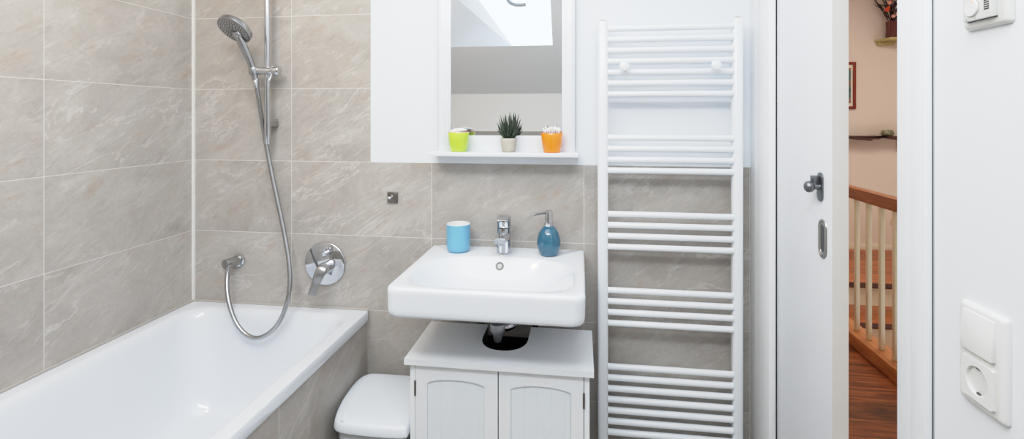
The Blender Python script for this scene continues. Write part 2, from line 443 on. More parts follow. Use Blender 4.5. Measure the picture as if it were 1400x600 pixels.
# ------------------------------------------------------------------ shower set
rail = thing('shower_rail', (.384, -.06, 1.24), 'vertical chrome shower rail on stone tiles above the bathtub', 'shower rail')
RXP = .381
obj('pole', cyl(B(), (RXP + .002, -.06, 1.262), (RXP, -.06, 2.2), .0112, bev=.002), M['chrome'], rail)
for z in (1.349, 2.16):
    b = B(); box(b, RXP - .013, RXP + .013, -.062, -.001, z - .0155, z + .0155, .003); obj('wall_bracket', b, M['chrome_soft'], rail)
b = B(); cyl(b, (.325, -.075, 1.5585), (.437, -.066, 1.5585), .0158, bev=.003)
sl = obj('slider', b, M['chrome'], rail)
obj('slider_knob', cyl(B(), (.412, -.066, 1.5585), (.440, -.064, 1.5585), .0205, bev=.003), M['chrome'], sl)
b = B(); tube(b, [(.412, -.076, 1.545), (.414, -.086, 1.530), (.411, -.092, 1.517)], .004); obj('slider_lever', b, M['chrome'], sl)
b = B(); lathe(b, [(.012, -.017), (.0165, -.0145), (.0172, -.006), (.0172, .009), (.0155, .0145), (.012, .0155)], (.337, -.083, 1.5585), (-.06, -.12, .99)); obj('holder_cup', b, M['chrome_soft'], sl)

hs = thing('hand_shower', (.335, -.09, 1.55), 'round chrome hand shower with grey nozzle face hung in the rail holder', 'hand shower')
nrm = V((-.164, -.612, -.767)).normalized()
hc = V((.301, -.150, 1.709))
ex, ey = frame_of(nrm)
b = B(); RH = .066
lathe(b, [(.026, -.028), (.046, -.027), (.060, -.0235), (RH - .001, -.019), (RH, -.016), (RH, -.001), (RH - .002, .0008), (RH - .006, .001)], hc, nrm, 56)
head = obj('head', b, M['chrome_soft'], hs)
face = obj('spray_face', lathe(B(), [(RH - .006, .0005), (RH - .007, .0018), (.001, .002)], hc, nrm, 56), M['silver_face'], head)
b = B()
for rr, n in ((.054, 34), (.0465, 28), (.039, 22), (.031, 16), (.023, 12), (.014, 6)):
    for i in range(n):
        a = 2 * PI * i / n + rr * 40; p = hc + (ex * math.cos(a) + ey * math.sin(a)) * rr + nrm * .0018
        lathe(b, [(.0021, 0), (.0017, .0013), (.0008, .0018)], p, nrm, 6)
nz = obj('nozzles', b, plain('pale_nozzle_tips', (176, 176, 174), .5, var=.03), face); nz['kind'] = 'stuff'
b = B(); tube(b, smooth_path([(.343, -.078, 1.522), (.338, -.085, 1.56), (.330, -.101, 1.608), (.321, -.120, 1.652), (.314, -.134, 1.684), (.309, -.140, 1.705)], 6), .014, 20,
      lambda t: .0115 + .004 * min(1, t * 1.6) + (.004 if t > .85 else 0)); obj('handle', b, M['chrome_soft'], hs)
b = B(); tube(b, [(.344, -.0765, 1.518), (.3435, -.0775, 1.527)], .0125, 20); obj('collar', b, M['chrome'], hs)

hose_pts = [(.343, -.079, 1.530), (.3475, -.068, 1.461), (.3475, -.048, 1.379), (.352, -.036, 1.313), (.367, -.030, 1.207), (.393, -.034, 1.103), (.433, -.042, .956), (.470, -.060, .843), (.495, -.080, .747), (.504, -.100, .682), (.492, -.112, .613), (.462, -.120, .550), (.412, -.122, .513), (.368, -.122, .501), (.318, -.120, .521), (.273, -.112, .567), (.240, -.100, .634), (.214, -.076, .689), (.203, -.056, .736), (.203, -.053, .752)]
hose = thing('shower_hose', (.368, -.122, .49), 'grey metal shower hose hanging in a loop over the bathtub', 'hose')
hp = smooth_path(hose_pts, 8)
for _ in range(36): hp = [hp[0]] + [(hp[i - 1] + hp[i] * 2 + hp[i + 1]) / 4 for i in range(1, len(hp) - 1)] + [hp[-1]]
b = B(); tube(b, hp, .0090, 16); obj('hose', b, M['chrome_soft'], hose)
for p, q in (((.343, -.0785, 1.52), (.3455, -.0775, 1.488)), ((.203, -.0535, .755), (.203, -.056, .722))):
    obj('end_nut', cyl(B(), p, q, .0115, .0098, 20, bev=.002), M['chrome'], hose)

ot = thing('shower_wall_outlet', (.214, 0, .75), 'chrome wall outlet holding the lower end of the shower hose', 'water outlet')
obj('rosette', cyl(B(), (.216, -.001, .7715), (.216, -.009, .7715), .0265, bev=.002), M['chrome'], ot)
obj('spout_body', cyl(B(), (.2145, -.006, .7715), (.198, -.066, .7695), .0205, bev=.002), M['chrome_soft'], ot)
obj('hose_socket', cyl(B(), (.203, -.0525, .7605), (.203, -.0535, .742), .0105, bev=.0015), M['chrome'], ot)

mx = thing('bath_mixer', (.601, 0, .684), 'round chrome wall mixer with lever handle beside the shower hose', 'mixer tap')
plate = obj('plate', lathe(B(), [(.088, 0), (.0885, .003), (.0875, .006), (.0845, .008), (.001, .009)], (.601, 0, .772), (0, -1, 0), 64), M['chrome'], mx)
b = B(); lathe(b, [(.0245, 0), (.0245, .035), (.024, .048), (.0215, .054), (.014, .056)], (.622, -.008, .765), (-.06, -1, 0), 36)
obj('hub', b, M['chrome'], mx)
# lever: flat paddle running down to the left from the hub
def lever():
    b = B(); pts = [(.624, -.050, .774), (.620, -.063, .766), (.613, -.073, .748), (.604, -.081, .718), (.596, -.088, .688), (.592, -.092, .672)]
    wid = [.016, .022, .0205, .0165, .0150, .0145]; th = [.012, .013, .010, .006, .0045, .003]
    P = smooth_path(pts, 5); rings = []
    for i, p in enumerate(P):
        t = i / (len(P) - 1) * (len(wid) - 1); k = min(int(t), len(wid) - 2); f = t - k
        w = wid[k] * (1 - f) + wid[k + 1] * f; h = th[k] * (1 - f) + th[k + 1] * f
        d = (P[min(i + 1, len(P) - 1)] - P[max(i - 1, 0)]).normalized()
        s = V((.95, .12, -.25)); s = (s - d * s.dot(d)).normalized(); n = s.cross(d).normalized()
        rings.append([p + s * w * math.copysign(abs(math.cos(a)) ** .6, math.cos(a)) + n * h * math.copysign(abs(math.sin(a)) ** .6, math.sin(a)) for a in [2 * PI * q / 20 for q in range(20)]])
    return loft(b, rings)
obj('lever', lever(), M['chrome_soft'], mx, angle=50)
b = B(); lathe(b, [(.0075, 0), (.0075, .018), (.011, .021), (.0115, .03), (.008, .034)], (.616, -.008, .822), (0, -1, 0), 24); box(b, .610, .622, -.040, -.022, .833, .846, .003)
obj('diverter', b, M['chrome'], mx)

# towel hook on the tiles
hk = thing('towel_hook', (.889, 0, 1.027), 'small square steel towel hook on the tiles left of the washbasin', 'hook')
obj('base_plate', box(B(), .8675, .9115, -.006, 0, 1.027, 1.071, .002), M['steel'], hk)
b = B(); cyl(b, (.889, -.005, 1.050), (.886, -.030, 1.052), .005); cyl(b, (.878, -.030, 1.053), (.894, -.031, 1.051), .0055, bev=.002); cyl(b, (.890, -.028, 1.050), (.897, -.026, 1.063), .0035)
obj('peg', b, M['chrome'], hk)

# ------------------------------------------------------------------ washbasin
sink = thing('washbasin', (1.354, -.25, .72), 'white ceramic wall-hung washbasin with wide bowl above the white cabinet', 'washbasin')
SX0, SX1, SYF, SZ = 1.056, 1.653, -.503, .865
NR = 25
BCX, BCY = 1.356, -.302
def outline(ins, rf=.036): return rrect(SX0 + ins, SX1 - ins, SYF + ins, -.001, (.004, .004, rf, rf), 14)
ANG = sorted(set([round(math.atan2(v - BCY, u - BCX), 4) for u, v in outline(0)] + [round(-PI + 2 * PI * (i + .37) / 120, 4) for i in range(120)]))
def srect(ins, z):
    P = outline(ins); out = []
    for a in ANG:
        dx, dy = math.cos(a), math.sin(a); best = None
        for (x0, y0), (x1, y1) in zip(P, P[1:] + P[:1]):
            ex_, ey_ = x1 - x0, y1 - y0; den = dx * ey_ - dy * ex_
            if abs(den) < 1e-9: continue
            k = ((x0 - BCX) * ey_ - (y0 - BCY) * ex_) / den; t = ((x0 - BCX) * dy - (y0 - BCY) * dx) / den
            if k > 0 and -1e-6 <= t <= 1 + 1e-6: best = k if best is None else max(best, k)
        out.append(V((BCX + best * dx, BCY + best * dy, z)))
    return out
def sq(v, e): return math.copysign(abs(v) ** e, v)
def bowl(s, z, sh=0):
    # matched to the outline by direction from the bowl centre
    cx, cy = BCX, BCY; out = []
    for a0 in ANG:
        a = math.atan2(math.sin(a0) / .176, math.cos(a0) / .272)
        c, si = math.cos(a), math.sin(a)
        e = 2 / 2.5 if si > 0 else 2 / 4.2
        rr = (abs(c) ** (2 / e) + abs(si) ** (2 / e)) ** (-e / 2)
        out.append(V((cx + .272 * s * c * rr, cy + sh + (.178 if si > 0 else .174) * s * si * rr, z)))
    return out
b = B()
rings = [bowl(.02, .715, .05), bowl(.38, .72, .05), bowl(.66, .755, .03), bowl(.86, .770, .005), srect(.024, .7722), srect(.013, .7736), srect(.0055, .7785), srect(.0022, .786), srect(.0012, .800), srect(.0005, .845), srect(0, .853), srect(.002, .8605), srect(.006, .8640), srect(.011, SZ)]
rings += [bowl(1.0, SZ - .0005), bowl(.985, SZ - .0018), bowl(.965, SZ - .0050), bowl(.94, SZ - .0110), bowl(.90, SZ - .0220), bowl(.84, SZ - .0390), bowl(.76, SZ - .056), bowl(.66, SZ - .071, .004), bowl(.54, SZ - .083, .008), bowl(.40, SZ - .092, .012), bowl(.25, SZ - .098, .016), bowl(.10, SZ - .101, .02)]
loft(b, rings, True, True)
from mathutils.bvhtree import BVHTree
bmesh.ops.recalc_face_normals(b, faces=b.faces[:])
hit, hn, _, _ = BVHTree.FromBMesh(b).ray_cast(V((1.349, -.30, .835)), V((0, 1, 0)))
if hn.y > 0: hn = -hn
obj('basin', b, M['ceramic'], sink, angle=55)
b = B(); lathe(b, [(.0088, .0), (.0155, .0), (.0152, .0020), (.0135, .0032), (.0105, .0028), (.0088, .001)], hit, hn, 28, False, False)
ov = obj('overflow_ring', b, plain('grey_overflow_ring', (128, 127, 124), .35, .5), sink)
obj('overflow_hole', lathe(B(), [(.0092, .0006), (.001, .0012)], hit, hn, 24), plain('pale_overflow_hole', (190, 190, 188), .5), sink)
obj('drain', lathe(B(), [(.03, 0), (.031, .003), (.026, .006), (.001, .008)], (1.356, -.28, .7625), (0, 0, 1)), M['chrome'], sink)

fa = thing('basin_faucet', (1.353, -.078, .865), 'chrome single-lever basin tap standing on the washbasin rim', 'tap')
b = B(); lathe(b, [(.0275, 0), (.0285, .003), (.0282, .006), (.0268, .04), (.0260, .09), (.0258, .094)], (1.3535, -.074, .865), (0, 0, 1), 40); obj('body', b, M['chrome'], fa)
def spout():
    b = B(); P = smooth_path([(1.3535, -.074, .925), (1.3535, -.105, .931), (1.354, -.140, .932), (1.3545, -.172, .931)], 5); rings = []
    for i, p in enumerate(P):
        t = i / (len(P) - 1); w = .024 - .003 * t; h = .019 - .009 * t
        rings.append([V((p.x + w * sq(math.cos(a), .55), p.y, p.z + h * sq(math.sin(a), .55))) for a in [2 * PI * q / 24 for q in range(24)]])
    return loft(b, rings)
obj('spout', spout(), M['chrome'], fa, angle=50)
obj('aerator', cyl(B(), (1.3545, -.160, .924), (1.3545, -.160, .913), .011, bev=.001), M['chrome_soft'], fa)
b = B(); lathe(b, [(.0240, .0), (.0265, .003), (.0268, .032), (.0255, .041), (.020, .0455), (.001, .047)], (1.3535, -.074, .960), (0, .05, 1), 40)
hb = obj('lever_hub', b, M['chrome'], fa)
b = B(); prism(b, [(-.060, .9905), (-.060, 1.000), (-.082, 1.0045), (-.112, 1.004), (-.136, .9995), (-.138, .9965), (-.112, .9945)], 0, 1.3345, 1.3735, .002)
obj('lever', b, M['chrome'], hb)

cup = thing('tumbler', (1.180, -.075, .866), 'sky-blue ceramic tumbler standing on the left of the washbasin', 'tumbler')
prof = [(.030, 0), (.036, .0015), (.041, .006), (.0435, .014), (.0445, .03), (.0452, .100), (.0450, .1035)]
obj('cup', lathe(B(), prof, (1.179, -.078, .8655), seg=56, cap1=False), M['cup'], cup)
obj('inside', lathe(B(), [(.0450, .1035), (.0438, .1045), (.0425, .1035), (.0418, .09), (.0410, .02), (.036, .010), (.001, .009)], (1.179, -.078, .8655), seg=56, cap0=False), M['cup_in'], cup)

sd = thing('soap_dispenser', (1.523, -.08, .866), 'teal glazed egg-shaped soap dispenser with chrome pump on the washbasin', 'soap dispenser')
obj('bottle', lathe(B(), [(.024, 0), (.0305, .001), (.0335, .004), (.0385, .015), (.0425, .030), (.0440, .043), (.0432, .056), (.0400, .071), (.0345, .085), (.0270, .096), (.0215, .1025), (.0175, .1045), (.0162, .106)], (1.522, -.082, .8655), seg=56), M['teal'], sd, angle=60)
pump = obj('pump', lathe(B(), [(.0160, 0), (.0166, .001), (.0166, .014), (.0142, .0155), (.0140, .018), (.0140, .054), (.0132, .057), (.010, .0585), (.001, .059)], (1.522, -.082, .9710), seg=36), M['chrome'], sd)
b = B(); tube(b, smooth_path([(1.514, -.084, 1.0195), (1.498, -.092, 1.0185), (1.478, -.101, 1.0165), (1.470, -.104, 1.0135)], 4), .0035, 12); obj('nozzle', b, M['pewter'], pump)

# trap and stop valves below the basin
tp = thing('drain_trap', (1.37, -.2, .45), 'chrome bottle trap below the washbasin in the cabinet cut-out', 'drain trap')
b = B(); cyl(b, (1.353, -.215, .725), (1.353, -.215, .672), .021); lathe(b, [(.021, 0), (.0255, .002), (.026, .008), (.026, .022), (.024, .027), (.0165, .029)], (1.353, -.215, .630), (0, 0, 1), 32)
obj('tailpiece', b, plain('grey_chrome', (170, 173, 178), .35, .6, var=.02), tp)
b = B(); lathe(b, [(.006, 0), (.0115, .003), (.0150, .014), (.0172, .03), (.0178, .042)], (1.353, -.215, .592), (0, 0, 1), 32); obj('trap_cup', b, bpy.data.materials['grey_chrome'], tp)
b = B(); tube(b, smooth_path([(1.372, -.205, .640), (1.390, -.190, .640), (1.405, -.150, .636), (1.412, -.08, .63), (1.414, -.003, .63)], 5), .015, 18); obj('outlet_pipe', b, M['chrome'], tp)
obj('rosette', lathe(B(), [(.04, 0), (.039, .006), (.03, .01), (.016, .011)], (1.414, -.001, .63), (0, -1, 0)), M['chrome'], tp)
def valve(x, z, label, dark):
    t = thing('angle_valve', (x, 0, z - .03), label, 'valve')
    b = B(); lathe(b, [(.020, 0), (.018, .006), (.009, .008), (.009, .05)], (x, 0, z), (0, -1, 0), 24); cyl(b, (x, -.04, z), (x, -.04, z + .04), .007); obj('body', b, M['chrome_soft'], t)
    b = B(); cyl(b, (x, -.05, z), (x, -.068, z), .014, .012, 12, bev=.002); obj('knob', b, dark, t)
valve(1.262, .590, 'small chrome stop valve under the washbasin left of the drain trap', M['chrome_soft'])
valve(1.470, .590, 'small dark stop valve under the washbasin right of the drain trap', M['black'])

# ------------------------------------------------------------------ vanity cabinet
cab = thing('vanity_cabinet', (1.379, -.24, 0), 'white wooden vanity cabinet with two arched doors under the washbasin', 'cabinet')
CX0, CX1, CF, CB = 1.078, 1.679, -.390, -.095
def ushape(x0, x1, yb, yf, n=14):
    cx, hw = (x0 + x1) / 2, (x1 - x0) / 2; r = .085
    pts = [(x0, yb), (x0, yf + .092)]
    for i in range(n + 1):
        a = PI + PI * i / n
        pts.append((cx + hw * sq(math.cos(a), .9), yf + .092 + .092 * sq(math.sin(a), .9)))
    pts += [(x1, yf + .092), (x1, yb)]
    return pts
U = ushape(1.298, 1.458, CB, -.292)
b = B(); prism(b, [(CX0, CF), (CX0, CB)] + U + [(CX1, CB), (CX1, CF)], 2, .581, .600)
obj('top_board', b, M['cab'], cab, smooth=False)
# black lining added around the cut-out so the inside reads dark
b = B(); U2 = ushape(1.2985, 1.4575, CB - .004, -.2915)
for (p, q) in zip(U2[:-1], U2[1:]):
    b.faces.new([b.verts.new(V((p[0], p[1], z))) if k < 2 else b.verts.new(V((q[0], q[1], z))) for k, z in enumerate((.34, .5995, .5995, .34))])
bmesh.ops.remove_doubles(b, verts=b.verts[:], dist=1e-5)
obj('cutout_dark_lining', b, M['black'], cab)
for x0, x1 in ((1.093, 1.1095), (1.6495, 1.666)): obj('side_panel', box(B(), x0, x1, -.374, CB + .003, 0, .581, .001), M['cab'], cab)
obj('back_panel', box(B(), 1.1095, 1.6495, CB - .003, CB + .003, .08, .56), M['black'], cab)  # coloured black so the cabinet inside reads dark
obj('bottom_board', box(B(), 1.1095, 1.6495, -.355, CB - .003, .06, .078), M['cab'], cab)
def door(x0, x1, px0, px1, hinge_x, off):
    zt, zb, y0, y1 = .5735, .03, -.376, -.359
    n = 16; c = (px0 + px1) / 2; hw = (px1 - px0) / 2
    def arch(x): return .521 + .023 * math.sqrt(max(0, 1 - (abs(x - c) / hw * .93) ** 2)) - .023 * math.sqrt(1 - .93 ** 2)
    ins = [(px0 + (px1 - px0) * i / n) for i in range(n + 1)]
    b = B(); box(b, x0, px0, y0, y1, zb, zt); box(b, px1, x1, y0, y1, zb, zt); box(b, px0, px1, y0, y1, zb, .075)
    prism(b, [(px0, zt)] + [(x, arch(x)) for x in ins] + [(px1, zt)], 1, y0, y1)
    bmesh.ops.remove_doubles(b, verts=b.verts[:], dist=1e-6)
    d = obj('door', b, M['cab'], cab, smooth=False)
    # beadboard infill
    prof = []; w = .0425; x = px0; yf = y0 + .006
    while x < px1 - 1e-6:
        xe = min(x + w, px1)
        prof += [(x, yf + .0009), (x + .0016, yf), (xe - .0016, yf)]
        x = xe
    prof += [(px1, yf + .0025), (px1, y1 - .002), (px0, y1 - .002)]
    obj('beadboard_panel', prism(B(), prof, 2, .07, .545), M['cab_panel'], d, smooth=False)
    for z0 in (.478, .10):
        b = B(); cyl(b, (hinge_x, -.376, z0), (hinge_x, -.376, z0 + .047), .0035, seg=12); obj('hinge', b, M['steel'], d)
door(1.1115, 1.3800, 1.150, 1.3375, 1.1105, 0)
door(1.3835, 1.6475, 1.421, 1.609, 1.6487, 0)

# ------------------------------------------------------------------ waste bin
wb = thing('waste_bin', (.93, -.24, 0), 'white square waste bin with rounded lid between bathtub and cabinet', 'bin')
BO = [V((u, v, 0)) for u, v in ((1.088, -.24), (1.088, -.10), (1.084, -.072), (1.060, -.062), (.95, -.060), (.84, -.062), (.808, -.075), (.792, -.110), (.789, -.170), (.794, -.240), (.806, -.305), (.820, -.352), (.831, -.374), (.852, -.388), (.90, -.395), (.98, -.397), (1.05, -.394), (1.080, -.388), (1.088, -.370))]
BO = smooth_path(BO + [BO[0]], 5)[:-1]
BC = V((.945, -.235, 0))
def br(ins, z, r=0):
    return [V((BC.x + (p.x - BC.x) * (1 - ins / .145), BC.y + (p.y - BC.y) * (1 - ins / .172), z)) for p in BO]
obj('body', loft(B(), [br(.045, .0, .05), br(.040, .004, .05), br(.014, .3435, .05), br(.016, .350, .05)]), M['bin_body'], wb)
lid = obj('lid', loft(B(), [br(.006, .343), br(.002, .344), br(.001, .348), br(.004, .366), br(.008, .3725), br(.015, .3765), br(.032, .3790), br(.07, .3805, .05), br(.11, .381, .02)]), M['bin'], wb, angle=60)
# shallow bead line on the lid
b = B(); tube(b, smooth_path([(.868, -.383, .3790), (.858, -.375, .3790), (.850, -.345, .3790), (.838, -.29, .3790), (.832, -.22, .3790), (.830, -.165, .3790), (.838, -.13, .3792)], 6), .0022, 8)
obj('lid_bead', b, M['bin'], lid)

# ------------------------------------------------------------------ mirror with shelf
mi = thing('wall_mirror', (1.352, -.02, 1.19), 'white framed wall mirror with shelf above the washbasin', 'mirror')
MT = 2.02
def stile(x0, x1, s):
    # stepped mouldings; s = +1 outer side at x1
    b = B(); o, i = (x1, x0) if s > 0 else (x0, x1)
    w = abs(x1 - x0)
    for f0, f1, d in ((0, 1, .018), (0, .80, .023), (.10, .62, .027), (.20, .45, .030)):
        xa, xb = o + (i - o) * f0, o + (i - o) * f1
        box(b, min(xa, xb), max(xa, xb), -d, -.001, 1.235, MT, .0015)
    return b
obj('frame_side', stile(1.086, 1.133, -1), M['lacquer'], mi)
obj('frame_side', stile(1.568, 1.617, 1), M['lacquer'], mi)
obj('frame_top', box(B(), 1.086, 1.617, -.026, -.001, MT, MT + .05, .002), M['lacquer'], mi)
obj('frame_bottom', box(B(), 1.1335, 1.5675, -.020, -.001, 1.236, 1.301, .001), M['lacquer'], mi)
obj('mirror_glass', box(B(), 1.131, 1.570, -.0125, -.004, 1.295, MT + .01), M['mirror'], mi, smooth=False)
obj('shelf', box(B(), 1.069, 1.632, -.113, -.001, 1.2265, 1.2415, .003), M['lacquer'], mi)
obj('apron', box(B(), 1.085, 1.622, -.016, -.001, 1.192, 1.2268, .002), M['lacquer'], mi)

SHZ = 1.2415
def pot(name, x, y, prof, mat, label, cat):
    t = thing(name, (x, y, SHZ), label, cat)
    return t, obj('pot', lathe(B(), prof, (x, y, SHZ), seg=48, cap1=False), mat, t, angle=60)
PR = [(.024, 0), (.0285, .001), (.0310, .0045), (.0350, .022), (.0385, .046), (.0408, .0735), (.0398, .0748), (.0385, .0735), (.036, .055), (.028, .012), (.001, .010)]
gp, _ = pot('glass_pot', 1.177, -.066, PR, M['lime'], 'lime-green glass pot with cotton pads at the left end of the mirror shelf', 'pot')
pot('glass_pot', 1.5325, -.066, [(r * 1.0, z * .97) for r, z in PR], M['orange'], 'orange glass pot with cotton swabs at the right end of the mirror shelf', 'pot')
obj('rim', lathe(B(), [(.0406, .0733), (.0411, .0745), (.0404, .0758), (.0392, .0752), (.0388, .074)], (1.177, -.066, SHZ), seg=48, cap0=False, cap1=False), M['lime_rim'], gp)
# cotton pads in the green pot
def pad(i):
    z = SHZ + .062 + i * .0058; b = B()
    lathe(b, [(.024, -.002), (.0315, -.001), (.0325, .001), (.0315, .003), (.02, .0042 + (.004 if i == 3 else 0)), (.001, .0046 + (.006 if i == 3 else 0))], (1.177 + .002 * (i % 2), -.066, z), (.05 * (-1) ** i, .03, 1), 36)
    return b
for i in range(4):
    tag(obj('cotton_pad', pad(i), M['cotton']), ['white cotton pad at the bottom of the stack in the lime-green pot', 'white cotton pad second from bottom in the lime-green pot', 'white cotton pad just below the topmost one in the lime-green pot', 'topmost white cotton pad mounded above the rim of the lime-green pot'][i], 'cotton pad', 'cotton pads in the lime-green pot')
# cotton swabs in the orange pot
sw = None; k = 0
for rr, n in ((.0, 1), (.008, 6), (.0155, 11), (.0225, 16), (.0290, 20)):
    for i in range(n):
        a = 2 * PI * i / max(n, 1) + rr * 90
        top = V((1.5325 + rr * 1.08 * math.cos(a), -.066 + rr * 1.08 * math.sin(a), SHZ + .087 + .010 * (1 - rr / .03) + random.uniform(-.006, .008)))
        if sw is None:
            b = B(); lathe(b, [(.0012, -.060), (.0012, -.014), (.0024, -.012), (.0030, -.006), (.0028, -.002), (.0014, 0)], (0, 0, 0), (0, 0, 1), 10)
            sw = obj('cotton_swab', b, M['cotton'], keep=True); o = sw
        else:
            o = sw.copy(); COL.objects.link(o)
        o.location = top; o.rotation_euler = (-math.sin(a) * .16 * rr / .03, math.cos(a) * .16 * rr / .03, 0)
        tag(o, 'white cotton swab standing in the orange pot on the mirror shelf', 'cotton swab', 'cotton swabs in the orange pot')

sx, sy = 1.370, -.066
pp = thing('potted_succulent', (sx, sy, SHZ), 'spiky dark green succulent in a grey concrete pot on the mirror shelf', 'plant')
obj('pot', lathe(B(), [(.019, 0), (.0225, .0015), (.0255, .010), (.0285, .026), (.0300, .042), (.0300, .0515), (.0288, .0525), (.0272, .0515), (.0265, .044)], (sx, sy, SHZ), seg=40, cap1=False), M['concrete'], pp, angle=60)
obj('soil', lathe(B(), [(.0272, .044), (.015, .046), (.001, .047)], (sx, sy, SHZ), seg=24), M['soil'], pp)
b = B()
for ringi, (n, el, L) in enumerate(((8, .45, .056), (8, .66, .058), (9, .90, .070), (8, 1.10, .086), (6, 1.30, .098), (3, 1.46, .106))):
    for i in range(n):
        a = 2 * PI * (i + .5 * ringi) / n + random.uniform(-.15, .15); e = el + random.uniform(-.08, .08); l = L * random.uniform(.88, 1.06)
        d = V((math.cos(a), math.sin(a), 0)); P = []
        for q in range(7):
            t = q / 6; ee = e + .35 * t
            P.append(V((sx, sy, SHZ + .046)) + d * (.004 + l * t * math.cos(e) * (1 - .15 * t)) + V((0, 0, l * t * math.sin(min(ee, 1.5)))))
        tube(b, P, .005, 8, lambda t: .0003 + .0052 * (1 - t) ** .8 * (.72 + 1.2 * t * (1 - t)))
obj('leaves', b, M['leaf'], pp, angle=60)

# ------------------------------------------------------------------ towel radiator
ra = thing('towel_radiator', (1.955, -.06, .06), 'tall white towel radiator with horizontal bars on the back wall by the door', 'radiator')
RB, RF = -.046, -.080
for x0, x1 in ((1.7005, 1.7385), (2.1715, 2.2075)):
    p = obj('post', prism(B(), rrect(x0, x1, RF, RB, (.004, .004, .013, .013), 5), 2, .06, 1.7245, .001), M['radiator'], ra)
    obj('cap', lathe(B(), [(.0125, 0), (.0125, .0025), (.010, .0045)], ((x0 + x1) / 2, (RF + RB) / 2, 1.7243), (0, 0, 1), 24), M['brass'], p)['label'] = 'dull brass end cap'
    for z in (1.56, .25):
        b = B(); cyl(b, ((x0 + x1) / 2, RB + .002, z), ((x0 + x1) / 2, -.0005, z), .010); obj('wall_mount', b, M['radiator'], p)
bar = None; PITCH = .03977; ZT = 1.6955
for i in list(range(7)) + list(range(10, 14)) + list(range(17, 21)) + list(range(24, 28)) + list(range(31, 40)):
    z = ZT - PITCH * i
    if bar is None: bar = obj('bar', cyl(B(), (1.7365, -.070, z), (2.1735, -.070, z), .0112, seg=24, bev=.001), M['radiator'], ra)
    else:
        o = bar.copy(); COL.objects.link(o); o.location.z -= PITCH * i
for x in (1.793, 2.107):
    b = B(); cyl(b, (x, -.075, 1.553), (x, -.108, 1.555), .006); lathe(b, [(.010, 0), (.0165, .002), (.018, .007), (.0165, .012), (.010, .015), (.001, .0158)], (x, -.100, 1.555), (0, -1, .05), 32)
    obj('hook_knob', b, M['radiator'], ra)

# ------------------------------------------------------------------ thermostat and switch on the right wall
th = thing('thermostat', (RX, -1.087, 1.51), 'white room thermostat with dial on the wall right of the door', 'thermostat')
def px(y0, y1, z0, z1, x, r=.006, k=5): return [V((x, u, v)) for u, v in rrect(y0, y1, z0, z1, r, k)]
def plate_frame(y0, y1, z0, z1, d): # frame with softly sloped rim
    return loft(B(), [px(y0, y1, z0, z1, RX - .0003, .006), px(y0, y1, z0, z1, RX - .004, .006), px(y0 + .003, y1 - .003, z0 + .003, z1 - .003, RX - d + .001, .005), px(y0 + .006, y1 - .006, z0 + .006, z1 - .006, RX - d, .004)])
obj('frame', plate_frame(-1.131, -1.0455, 1.512, 1.598, .010), M['thermo'], th)
cov = obj('cover', box(B(), RX - .019, RX - .0095, -1.1135, -1.0595, 1.5245, 1.583, .0015), M['thermo'], th)
dl = obj('dial', lathe(B(), [(.0128, 0), (.0128, .0015), (.0118, .0028), (.001, .003)], (RX - .019, -1.0785, 1.5430), (-1, 0, 0), 40), M['switch'], cov)
obj('dial_shadow', lathe(B(), [(.0140, 0), (.0140, .0004), (.0126, .0004)], (RX - .0191, -1.0785, 1.5430), (-1, 0, 0), 40), plain('dial_shadow_ring', (176, 174, 168), .6), cov)  # flat grey ring painted in as the dial's shadow
obj('indicator', lathe(B(), [(.0016, 0), (.0014, .0006), (.0002, .0008)], (RX - .0216, -1.0815, 1.5525), (-1, 0, 0), 12), M['led'], dl)
for i in range(6): obj('vent_slot', box(B(), RX - .0196, RX - .0186, -1.1105, -1.1010, 1.5362 + i * .0032, 1.5378 + i * .0032), M['slot'], cov)
obj('cover_shade', box(B(), RX - .0125, RX - .0095, -1.1143, -1.0587, 1.5237, 1.5250), M['slot'], cov)  # dark plate painting the shadow line under the cover
for y, z in ((-1.067, 1.5265), (-1.0845, 1.5275), (-1.091, 1.548)): obj('tick_mark', box(B(), RX - .0194, RX - .0188, y - .0006, y + .0006, z - .0012, z + .0012), plain('grey_tick', (150, 150, 150), .6), cov)

so = thing('switch_and_socket', (RX, -1.080, .93), 'white double wall plate with light switch above power socket beside the door', 'switch')
obj('frame', plate_frame(-1.1245, -1.0365, .932, 1.087, .010), M['switch'], so)
b = B(); yy0, yy1, zz0, zz1 = -1.1105, -1.0495, 1.0175, 1.0765
prism(b, [(RX - .009, zz0), (RX - .0175, zz0), (RX - .0150, (zz0 + zz1) / 2), (RX - .0125, zz1), (RX - .009, zz1)], 1, yy0, yy1, .001)
obj('rocker', b, M['switch'], so)
cy, cz = -1.0800, .9755
def sqr(x, s=1.0):
    out = []
    for k in range(64):
        a = 2 * PI * (k + .5) / 64; c, q = math.cos(a), math.sin(a); m = max(abs(c), abs(q))
        out.append(V((x, cy + s * .0305 * c / m, cz + s * .031 * q / m)))
    return out
sq_ = sqr(RX - .0145)
def circ(r, x): return [V((x, cy + r * (math.cos(a)), cz + r * math.sin(a))) for a in [math.atan2(p.z - cz, p.y - cy) for p in sq_]]
b = B(); loft(b, [sqr(RX - .009), sqr(RX - .0137), [V((RX - .0145, cy + (p.y - cy) * .985, cz + (p.z - cz) * .985)) for p in sq_], circ(.0218, RX - .0145), circ(.0208, RX - .0135), circ(.0200, RX - .0008), circ(.001, RX - .0008)], False, True)
ins = obj('socket', b, M['switch'], so, angle=30)
for s in (-1, 1): obj('earth_clip', box(B(), RX - .0125, RX - .006, cy - .0035, cy + .0035, cz + s * .0190 - .0016, cz + s * .0190 + .0016, .0008), M['steel'], ins)
for s in (-1, 1): obj('pin_hole', lathe(B(), [(.0026, 0), (.0024, .0004)], (RX - .001, cy + s * .0095, cz), (-1, 0, 0), 14), M['slot'], ins)

